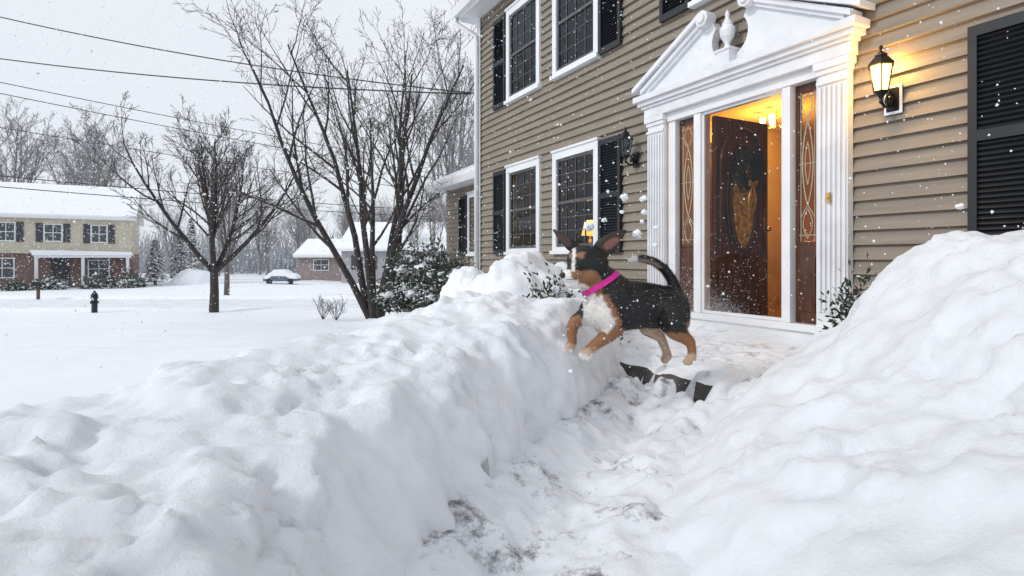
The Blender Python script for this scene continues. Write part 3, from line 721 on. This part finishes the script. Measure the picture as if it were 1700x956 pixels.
# ------------------------------------------------------------------ shrubs
def leaf_shrub(loc,rx,ry,rz,n,seed,label,leaf=.05,snowcap=True,lm=None,grp=None):
    rnd=random.Random(seed); e=empty('evergreen_shrub',loc); info(e,label,'shrub',grp)
    m=MB(); cl=[]
    for k in range(26):
        v=Vector((rnd.gauss(0,1),rnd.gauss(0,1),abs(rnd.gauss(0,.9)))).normalized()*rnd.uniform(.55,1.0); cl.append(v)
    for k in range(n):
        c=rnd.choice(cl); v=c+Vector((rnd.gauss(0,1),rnd.gauss(0,1),rnd.gauss(0,1)))*.16
        p=Vector((v.x*rx,v.y*ry,max(.0,v.z)*rz)); d=(v+Vector((rnd.gauss(0,.7),rnd.gauss(0,.7),rnd.gauss(0,.7)))).normalized()
        s=d.cross(Vector((rnd.gauss(0,1),rnd.gauss(0,1),rnd.gauss(0,1)))).normalized(); L=leaf*rnd.uniform(.7,1.4)
        m.add([p,p+d*L*.5+s*L*.2,p+d*L,p+d*L*.5-s*L*.2],[(0,1,2,3)])
    m.obj('foliage',lm or M['leaf'],e)
    b=MB()
    for c in cl[:12]: b.tube([(0,0,-.1),(c.x*rx*.5,c.y*ry*.5,c.z*rz*.4),(c.x*rx*.95,c.y*ry*.95,c.z*rz*.95)],[.02,.012,.005],5)
    b.obj('branches',M['bark'],e)
    if snowcap:
        s_=MB()
        for j,c in enumerate(cl):
            if c.z>.2 and rnd.random()<.8:
                s_.lump((c.x*rx,c.y*ry,c.z*rz+.02),rnd.uniform(.10,.20)*rx,seed+j,12,8,.45)
        if s_.v: s_.obj('snow_clumps',M['softsnow'],e,smooth=True)
    return e
leaf_shrub((-1.50,8.7,.26),.72,.6,.88,5200,1,'broad leaved evergreen shrub dusted with snow by the house corner',.065)
leaf_shrub((-.85,8.0,.28),.45,.45,.74,2400,2,'snow laden evergreen shrub beside the house corner',.06)
leaf_shrub((.42,4.6,.20),.42,.40,.64,1800,3,'small evergreen shrub poking out of the snow behind the bank',.05)
leaf_shrub((2.19,3.64,.42),.15,.20,.50,1100,8,'dark evergreen shrub half buried in the snow by the doorway',.04,False)
def mound(loc,rx,ry,rz,seed,label,name='snowy_shrub'):
    m=MB(); m.ell((0,0,0),(1,1,1),80,56); vs=[]
    for v in m.v:
        v=Vector(v); q=1+.14*fr(v.x*1.6+seed,v.y*1.6,v.z*1.6)
        vs.append((v.x*q*rx,v.y*q*ry,v.z*q*rz))
    m.v=vs; o=m.obj(name,M['snow'],smooth=True,loc=loc)
    if rx<1: roughen(o,.04,.022,.006,0)
    info(o,label,'shrub'); return o
mound((.06,5.75,.42),.56,.6,.62,3,'rounded foundation shrub completely buried in fresh snow')
mound((.62,6.1,.42),.45,.5,.52,6,'rounded foundation shrub completely buried in fresh snow')
mound((-.40,6.4,.34),.46,.5,.56,9,'rounded foundation shrub completely buried in fresh snow')
mound((-24.6,44,-1.1),1.8,1,1.3,12,'broad hedge buried in fresh snow across the street')
M['fleaf']=mat('hazy_evergreen',(0.09,0.105,0.095),.7,.3,3,snow=.95,snow_lo=.6,snow_hi=.8)  # leaf green greyed with painted-in distance haze
for i,(x,y,rx,rz) in enumerate([(-30.2,37.2,.9,.9),(-28.2,38.6,.8,.8),(-34.0,34.8,1.2,1.0),(-27.0,40,1.0,.9),(-36.8,33,1.1,.8),(-31.6,36.2,.7,.6)]):
    leaf_shrub((x,y,-1.05),rx,.8,rz,420,40+i,'snow covered shrub in front of the beige house',.28,True,M['fleaf'],'shrubs across the street')
def conifer(loc,h,seed):
    rnd=random.Random(seed); e=empty('conifer_tree',loc); info(e,'dark hazy conifer dusted with snow beside the beige house','tree','conifers across the street')
    b=MB(); b.tube([(0,0,0),(0,0,h)],[.14,.02],6); b.obj('trunk',M['farbark'],e)
    m=MB()
    for k in range(900):
        z=rnd.uniform(.08,1); R=(1-z)*h*.26+.1; a=rnd.uniform(0,6.28); r=R*rnd.uniform(.4,1.05)
        p=Vector((math.cos(a)*r,math.sin(a)*r,z*h)); d=Vector((math.cos(a),math.sin(a),-.35)).normalized()*.4; s=Vector((-math.sin(a),math.cos(a),0))*.12
        m.add([p-d*.5-s*.3,p-s,p+d*.6,p+s],[(0,1,2,3)])
    m.obj('crown',M['fleaf'],e)
for i,(x,y,h) in enumerate([(-27.6,44,3.6),(-29.2,50,4.6),(-31.6,56,6.0)]): conifer((x,y,-1.05),h,i+60)
for i,(x,y,z) in enumerate([(-4.3,13.9,-.2),(-4.75,14.3,-.22)]):
    T,C=gen_tree(70+i,.55,9,0,.012,.004,(4,3),1.0,lean=(.2,.9)); e=empty('twig_bush',(x,y,z)); info(e,'low leafless twiggy bush poking out of the lawn snow','bush','twiggy bushes on the lawn'); T.obj('stems',M['twig'],e); C.obj('twigs',M['twig'],e)

def wire(p0,p1,sag,r=.012):
    p0=Vector(p0);p1=Vector(p1); pts=[]
    for k in range(33):
        a=k/32; q=p0.lerp(p1,a); q.z-=sag*4*a*(1-a); pts.append(q)
    o=MB().tube(pts,r,5).obj('overhead_wire',M['wire'],smooth=True); info(o,'thin black overhead utility wire sagging across the sky','wire','overhead wires'); return o
wire((-18.0,13.5,8.35),(-.62,10.6,4.08),.42,.013)
wire((-31,20,10.7),(-.9,12.4,4.6),.75,.017)
wire((-38,26,12.2),(-2.5,60,10.2),.5,.026)
wire((-38,26.5,11.7),(-2.5,60,9.2),.5,.026)
wire((-38,27,9.6),(-2.5,60,7.6),.5,.024)
wire((-40,28,6.6),(-2.5,60,5.8),.4,.030)
wire((-40,28,5.9),(-2.5,60,5.2),.4,.030)

# ------------------------------------------------------------------ the dog
S=.0034
DOG=Vector(((1045-850)/944*3.2,3.2,1-(520-430)/944*3.2))
def dv(px,py,d=0): return Vector(((px-1045)*S,d*S,(520-py)*S))
dog_parts=MB()
def chain(pts,flat=None,step=2.5):
    for (a,b) in zip(pts[:-1],pts[1:]):
        L=math.dist(a[:3],b[:3]); n=max(1,int(L/step))
        for k in range(n+1):
            t=k/n; q=[a[i]+(b[i]-a[i])*t for i in range(4)]; r=q[3]*S
            fl=flat or (1,1,1)
            dog_parts.ell(dv(*q[:3]),(r*fl[0],r*fl[1],r*fl[2]),12,8)
chain([(1000,512,-8,36),(1016,508,-6,43),(1040,506,-2,41),(1068,506,4,38),(1094,507,8,34),(1114,509,12,33)],(1,.80,1))
chain([(986,514,-8,25),(1000,522,-8,28)],(1,.9,1))
chain([(1014,492,-7,39),(1002,480,-9,35),(990,466,-11,31),(980,452,-12,27)],(1,.88,1))
chain([(980,436,-12,28),(967,434,-14,28)],(1,1.05,.97))
chain([(976,453,-19,23),(966,455,-21,21)],(1,1.05,.9))
chain([(958,447,-26,18),(950,453,-31,15.5),(942,457,-35,13)],(1,1,.95))
chain([(962,466,-24,12),(951,468,-29,10.5),(944,468,-32,9)])
chain([(957,430,-26,12),(953,428,-10,12)])
chain([(988,420,-13,11),(998,410,-15,14),(1010,402,-17,13.5),(1021,394,-18,10),(1033,385,-18,3.8)],(1,.28,1),2)
chain([(994,424,-13,10),(1006,417,-15,9.5),(1016,409,-17,6.5)],(1,.28,.9),2)
chain([(957,414,2,10),(947,406,3,10),(937,397,4,8),(928,390,4,5),(920,382,4,2.5)],(1,.38,1),2)
chain([(1006,520,-22,25),(1014,538,-26,18),(1006,551,-28,12.5),(992,561,-30,10),(981,570,-31,9)])
chain([(981,570,-31,9),(972,579,-32,9.5),(965,584,-33,8.5)])
for a,b in ((962,583),(965,587),(970,588)): chain([(a+4,b-2,-36,4.5),(a,b,-38,4.2)])
chain([(988,516,8,23),(972,527,11,14.5),(957,534,13,11),(951,545,14,9.5),(951,560,13,8.5),(951,571,12,8.5),(947,578,10,8.5)])
for a,b in ((943,580),(948,583)): chain([(a+2,b-2,6,4.5),(a,b,4,4.2)])
chain([(1112,512,-5,31),(1114,530,-12,26),(1117,545,-16,17),(1128,555,-17,11.5),(1140,565,-17,8.5),(1143,578,-17,7.2),(1142,590,-18,7.5),(1136,595,-20,7.2)])
chain([(1138,595,-24,4.5),(1131,597,-25,4)]); chain([(1138,595,-16,4.5),(1132,597,-16,4)])
chain([(1104,516,20,25),(1090,534,24,18),(1080,547,25,13.5),(1090,554,25,11),(1103,563,25,8.5),(1110,580,24,7.2),(1114,594,23,7.5),(1109,600,21,7.2)])
chain([(1124,502,12,14),(1125,484,12,11),(1118,464,12,8.6),(1106,447,11,7.8),(1090,436,10,7.2),(1072,430,9,6.6),(1056,430,8,5.2),(1046,433,8,3.2)])
tmp=dog_parts.obj('tmp_dog',M['black'])
rm=tmp.modifiers.new('r','REMESH'); rm.mode='VOXEL'; rm.voxel_size=.0046; rm.use_smooth_shade=True
sm=tmp.modifiers.new('s','SMOOTH'); sm.factor=.5; sm.iterations=6
bpy.context.view_layer.update()
dg=bpy.context.evaluated_depsgraph_get()
me=bpy.data.meshes.new_from_object(tmp.evaluated_get(dg)); me.name='dog'
bpy.data.objects.remove(tmp)
dogo=bpy.data.objects.new('dog',me); col.objects.link(dogo); dogo.location=DOG
info(dogo,'black tan and white dog leaping off stoop with magenta collar','dog')
BLACK=(.007,.0065,.007); TAN=(.27,.125,.055); WHITE=(.74,.71,.67); CREAM=(.50,.36,.26); PINK=(.20,.085,.065); BROWN=(.028,.016,.011)
def coat(co,no):
    X=co.x/S+1045; Y=520-co.z/S; Z=co.y/S
    nz_=5.0*noise.noise(Vector((co.x*40,co.y*40,co.z*40)))+4*noise.noise(Vector((co.x*110,co.y*110,co.z*110)))
    def near(a,b,c,r): return math.sqrt((X-a)**2+(Y-b)**2+((Z-c)*.8)**2)+nz_*.5<r
    c=BLACK
    if X<1034 and Y+nz_>541: c=TAN
    if X<974 and Y+nz_>524: c=TAN
    if X<1030 and Y+nz_>572: c=CREAM
    if X<1000 and Y+nz_>580: c=WHITE
    if X>1066 and Y+nz_>548: c=TAN if Z<5 else CREAM
    if X>1066 and Z>12 and Y+nz_>534 and X<1112: c=CREAM
    if X>1124 and Y+nz_>532 and X+nz_>1130: c=TAN
    if X>1100 and Y+nz_>584: c=CREAM
    if 1035<X<1092 and no.z<-.8 and Y>532: c=BROWN
    if Y>486 and Y+nz_<546 and 966<X<1034:
        lim=992+(Y-486)*.50
        if Y>530: lim-= (Y-530)*1.2
        if X+nz_<lim+11: c=TAN
        if X+nz_<lim: c=WHITE
    if Y<494 and X<1004 and Y>404:
        if near(974,465,-38,18) or near(962,468,-40,12): c=TAN
        if near(982,477,-34,13): c=TAN
        if near(962,481,-30,13) or near(970,489,-26,14): c=WHITE
        if X<956 and Y>462-(957-X)*.2 : c=WHITE
        if X<944 and Y>447: c=WHITE
        if near(953,456,-46,8): c=TAN
        if near(960,423,-40,6.2) or near(945,423,-26,5.5): c=TAN
        bx_=949-(Y-430)*.10
        if abs(X+nz_*.3-bx_)<2.2 and 412<Y<450 and Z<-14: c=WHITE
    if Y<432 and X>990 and no.y<-.25 and not (X<997 and Y>424):
        e=((X-1011)*.82-(Y-405)*.57)**2/18**2+((X-1011)*.57+(Y-405)*.82)**2/7.5**2
        c=PINK if e+nz_*.06<.75 else BROWN
    if Y<410 and X<948: c=BROWN if no.y>-.5 else (.06,.034,.027)
    if Y<444 and 1040<X<1062+nz_: c=WHITE
    if Y<446 and 1060<=X<1100 and no.z<-.1: c=(.25,.19,.15)
    return c
nv=len(me.vertices); cos=[v.co.copy() for v in me.vertices]; nos=[v.normal.copy() for v in me.vertices]
ca_=np.array([coat(c,n) for c,n in zip(cos,nos)]); E=np.array([e.vertices[:] for e in me.edges])
for it in range(2):
    acc=ca_.copy(); cnt=np.ones(nv)
    np.add.at(acc,E[:,0],ca_[E[:,1]]); np.add.at(acc,E[:,1],ca_[E[:,0]]); np.add.at(cnt,E[:,0],1); np.add.at(cnt,E[:,1],1); ca_=acc/cnt[:,None]
colors=[tuple(c) for c in ca_]
polys=[tuple(p.vertices) for p in me.polygons]
bvh=BVHTree.FromPolygons(cos,polys)
rnd=random.Random(2); V=[tuple(c) for c in cos]; F=list(polys); CC=list(colors)
def flow(X,Y):
    if X<1000 and Y<490: return Vector((.8,.1,-.45))
    if X>1060 and Y<480: return Vector((-.5,0,.6))
    if Y>540: return Vector((.25,.1,-1))
    return Vector((.8,.1,-.45))
for k in range(52000):
    i=rnd.randrange(nv); c=cos[i]; n=nos[i]; X=c.x/S+1045; Y=520-c.z/S
    lift=.5
    if X<958 and Y>436: L=.0035
    elif Y<430 and X<1035: L=.006
    elif X>1038 and Y<500 and (X>1125 or Y<462): L=rnd.uniform(.010,.022); lift=.65
    elif X<1030 and 480<Y<550: L=rnd.uniform(.012,.020); lift=.5
    elif Y>545: L=rnd.uniform(.008,.013)
    else: L=rnd.uniform(.011,.020)
    f_=flow(X,Y); t_=(f_-n*f_.dot(n)); t_=t_.normalized() if t_.length>.05 else n.orthogonal()
    d=(n*lift+t_+Vector((rnd.gauss(0,.28),rnd.gauss(0,.28),rnd.gauss(0,.28)))).normalized()*L; s=d.cross(n)
    s=(s.normalized() if s.length>1e-9 else n.orthogonal())*.0009
    p0=c-n*.001; b_=len(V)
    q=rnd.uniform(.6,1.5); a_=.022*rnd.random()**2; cc=tuple(min(.9,x*q+a_) for x in colors[i])
    if n.z>-.2 and Y<560 and rnd.random()<.020*(1+n.z): cc=(.8,.82,.86); s=s*2.2; d=d*.45
    V+= [tuple(p0-s),tuple(p0+s),tuple(p0+d)]; F.append((b_,b_+1,b_+2)); CC+=[cc]*3
me2=bpy.data.meshes.new('dog_body'); me2.from_pydata(V,[],F); me2.polygons.foreach_set('use_smooth',[True]*len(me2.polygons))
ca=me2.color_attributes.new('coat','FLOAT_COLOR','POINT')
arr=np.ones((len(V),4),dtype=np.float32); arr[:,:3]=np.array(CC,dtype=np.float32); ca.data.foreach_set('color',arr.ravel())
me2.materials.append(mat('dog_coat',(.1,.1,.1),.45,0,10,.25,140,vcol='coat',spec=.4)); me2.update(); dogo.data=me2
def on_surf(p):
    loc,n,i,d=bvh.find_nearest(p); return loc,n
M['eye']=mat('dark_eye',(.008,.005,.004),.12,0,5,spec=.4)
for (p,r) in ((dv(957,439,-54),5.2),(dv(940,437,-28),4.6)):
    loc,n=on_surf(p); b=MB(); b.ell((0,0,0),r*S,14,10); o=b.obj('eye',M['eye'],dogo,smooth=True,loc=loc-n*r*S*.40)
loc,n=on_surf(dv(921,455,-44)); b=MB(); b.ell((0,0,0),(5.6*S,6.4*S,4.8*S),14,10); b.obj('nose',mat('wet_black_nose',(.01,.01,.011),.25,0,5),dogo,smooth=True,loc=loc+Vector((.001,0,0)))
b=MB(); pts=[]
for (x,y,z) in ((933,465,-52),(939,467,-54),(947,467,-54),(956,465,-52)):
    loc,n=on_surf(dv(x,y,z)); pts.append(loc+n*.0002)
b.tube(pts,.0018,5); b.obj('mouth',M['eye'],dogo,smooth=True)
cen=dv(991,472,-9); ax=Vector((38*S,0,-60*S)).normalized()
u=ax.orthogonal().normalized(); v_=ax.cross(u); cv=[];n_=40
for k in range(n_):
    th=2*math.pi*k/n_; d=u*math.cos(th)+v_*math.sin(th)
    rr=[]
    for o in (-1,1):
        c0=cen+ax*o*4.2*S; hit=bvh.ray_cast(c0+d*.3,-d); rr.append(min((hit[0]-c0).length if hit[0] else 30*S,38*S))
    cv.append((d,rr))
def smo(j): 
    R=[c[1][j] for c in cv]; return [sum(R[(k+q)%n_] for q in (-2,-1,0,1,2))/5 for k in range(n_)]
Ra,Rb=smo(0),smo(1)
b=MB(); vs=[];fs=[]
for k in range(n_):
    d=cv[k][0]
    for (o,R,e_) in ((-4.3,Ra[k],-1),(-4.3,Ra[k],2.4),(4.3,Rb[k],2.4),(4.3,Rb[k],-1)): vs.append(cen+ax*o*S+d*(R+e_*S))
for k in range(n_):
    k2=(k+1)%n_
    for j in range(4): fs.append((k*4+j,k*4+(j+1)%4,k2*4+(j+1)%4,k2*4+j))
b.add(vs,fs); b.obj('collar',mat('magenta_nylon',(.60,.010,.27),.5,.2,60,.2,150),dogo,smooth=False)
tp=dv(966,497,-26); loc,n=on_surf(tp); b=MB(); b.ell((0,0,0),(3.4*S,1.4*S,4*S),12,8); b.obj('tag',mat('silver_tag',(.7,.7,.72),.2,0,5,metal=1),dogo,smooth=True,loc=loc+n*.010)

# ------------------------------------------------------------------ snow in the air
rnd=random.Random(9)
def flakes(name,pts,label,cat='snow'):
    m=MB()
    for (p,r) in pts:
        a=[Vector((1,0,0)),Vector((-1,0,0)),Vector((0,1,0)),Vector((0,-1,0)),Vector((0,0,1)),Vector((0,0,-1))]
        q=[Vector(p)+Vector((v.x*r*rnd.uniform(.6,1.4),v.y*r*rnd.uniform(.6,1.4),v.z*r*rnd.uniform(.6,1.4))) for v in a]
        m.add(q,[(0,2,4),(2,1,4),(1,3,4),(3,0,4),(2,0,5),(1,2,5),(3,1,5),(0,3,5)])
    o=m.obj(name,M['softsnow'],smooth=True); o['kind']='stuff'; o['label']=label; o['category']=cat; return o
pts=[]
while len(pts)<8500:
    p=(rnd.uniform(-3,4.4),rnd.uniform(1.5,8),rnd.uniform(.6,5.6))
    if tn(p[0],p[1])[1]<.15: continue
    pts.append((p,rnd.choice([.0025,.003,.0036,.0045,.006])))
while len(pts)<14500:
    p=(rnd.uniform(-14,3),rnd.uniform(6,20),rnd.uniform(0,9))
    if tn(p[0],p[1])[1]<.15: continue
    pts.append((p,rnd.uniform(.006,.013)))
while len(pts)<26000:
    p=(rnd.uniform(-42,2),rnd.uniform(20,41),rnd.uniform(-1,12))
    if tn(p[0],p[1])[1]<.15: continue
    pts.append((p,rnd.uniform(.014,.028)))
flakes('falling_snow',pts,'fine snowflakes falling through the air','snowfall')
pts=[]
for k in range(26000):
    u=rnd.random()**.7; t=4.10-1.05*u+rnd.gauss(0,.08); out=.25+abs(rnd.gauss(0,.28))
    z=.34+(.62*(1-u)**1.5)*(rnd.random()**.9)+abs(rnd.gauss(0,.05))
    pts.append((tuple(fw(t,out,z)),rnd.choice([.0007,.0009,.0011,.0014,.002])))
for k in range(900):
    p=fw(3.4,.45,.75)+Vector((rnd.gauss(0,.34),rnd.gauss(0,.3),rnd.gauss(0,.34)))
    if tn(p.x,p.y)[1]<.1 or p.z<.3: continue
    pts.append((tuple(p),rnd.choice([.0015,.002,.003])))
for k in range(420):
    p=DOG+Vector((rnd.gauss(.05,.3),rnd.gauss(0,.15),rnd.gauss(-.05,.17))); pts.append((tuple(p),rnd.choice([.0018,.0025,.0035])))
flakes('snow_spray',pts,'burst of powder snow kicked up near the doorway','snow spray')
for j,(px,py,r) in enumerate(((1037,328,8),(1068,330,7),(1070,352,6),(1058,388,9),(1090,378,5),(1032,352,4),(977,376,10),(1003,365,5),(1088,408,5),(1593,343,6),(1066,368,4),(1110,500,5))):
    dpt=3.25 if px<1500 else 2.9
    o=MB().lump((0,0,0),r*.0027,j+1,20,14,.9).obj('snow_clump',M['softsnow'],smooth=True,loc=((px-850)/944*dpt,dpt,1+(430-py)/944*dpt)); info(o,'small lump of white snow tossed through the air','snow clump','snow clumps in the air')
m=MB()
for k in range(45):
    y=rnd.uniform(1.2,3.4); a=np.interp(y,[q[1] for q in LEFT],[q[0] for q in LEFT]); b=np.interp(y,[q[1] for q in RIGHT],[q[0] for q in RIGHT])
    w_=rnd.random(); w_= w_**2*.22 if rnd.random()<.6 else 1-w_**2*.22
    x=a+(b-a)*w_; r=rnd.choice([.008,.012,.016,.024]); m.lump((x,y,path_h(x,y)-r*.1),r,k,12,8,.6)
o=m.obj('snow_clods',M['snow'],smooth=True); o['kind']='stuff'; o['label']='loose crumbs of snow scattered along the path'; o['category']='snow'

# ------------------------------------------------------------------ light + camera
wd=bpy.data.worlds.new('World'); scene.world=wd; wd.use_nodes=True; N=wd.node_tree.nodes; L=wd.node_tree.links
bg=N['Background']; bg.inputs['Strength'].default_value=.1
AZ,EL=-118,34
sky=N.new('ShaderNodeTexSky'); sky.sky_type='NISHITA'; sky.sun_disc=False; sky.sun_elevation=math.radians(EL); sky.sun_rotation=math.radians(AZ); sky.dust_density=4; sky.air_density=1
tc=N.new('ShaderNodeTexCoord'); nz=N.new('ShaderNodeTexNoise'); nz.inputs['Scale'].default_value=1.6; nz.inputs['Detail'].default_value=5; L.new(tc.outputs['Generated'],nz.inputs['Vector'])
cr=N.new('ShaderNodeMix'); cr.data_type='RGBA'; cr.inputs['A'].default_value=(7.5,8.1,9.0,1); cr.inputs['B'].default_value=(9.7,9.95,10.3,1); L.new(nz.outputs['Fac'],cr.inputs['Factor'])
mx=N.new('ShaderNodeMix'); mx.data_type='RGBA'; mx.inputs['Factor'].default_value=.94; L.new(sky.outputs[0],mx.inputs['A']); L.new(cr.outputs['Result'],mx.inputs['B']); L.new(mx.outputs['Result'],bg.inputs['Color'])
sl=bpy.data.lights.new('sun','SUN'); sl.energy=1.5; sl.angle=math.radians(10); sl.color=(1,.98,.95)
so=bpy.data.objects.new('sun',sl); col.objects.link(so)
az=math.radians(AZ); el=math.radians(EL)
dirv=Vector((math.sin(az)*math.cos(el),math.cos(az)*math.cos(el),math.sin(el)))
so.rotation_euler=dirv.to_track_quat('Z','Y').to_euler()
cam=bpy.data.cameras.new('camera'); cam.sensor_width=36; cam.lens=20.0; cam.shift_y=-48/1700; cam.clip_end=2000; cam.clip_start=.02
co=bpy.data.objects.new('camera',cam); col.objects.link(co); co.location=(0,0,1.0); co.rotation_euler=(math.radians(90),0,0); scene.camera=co
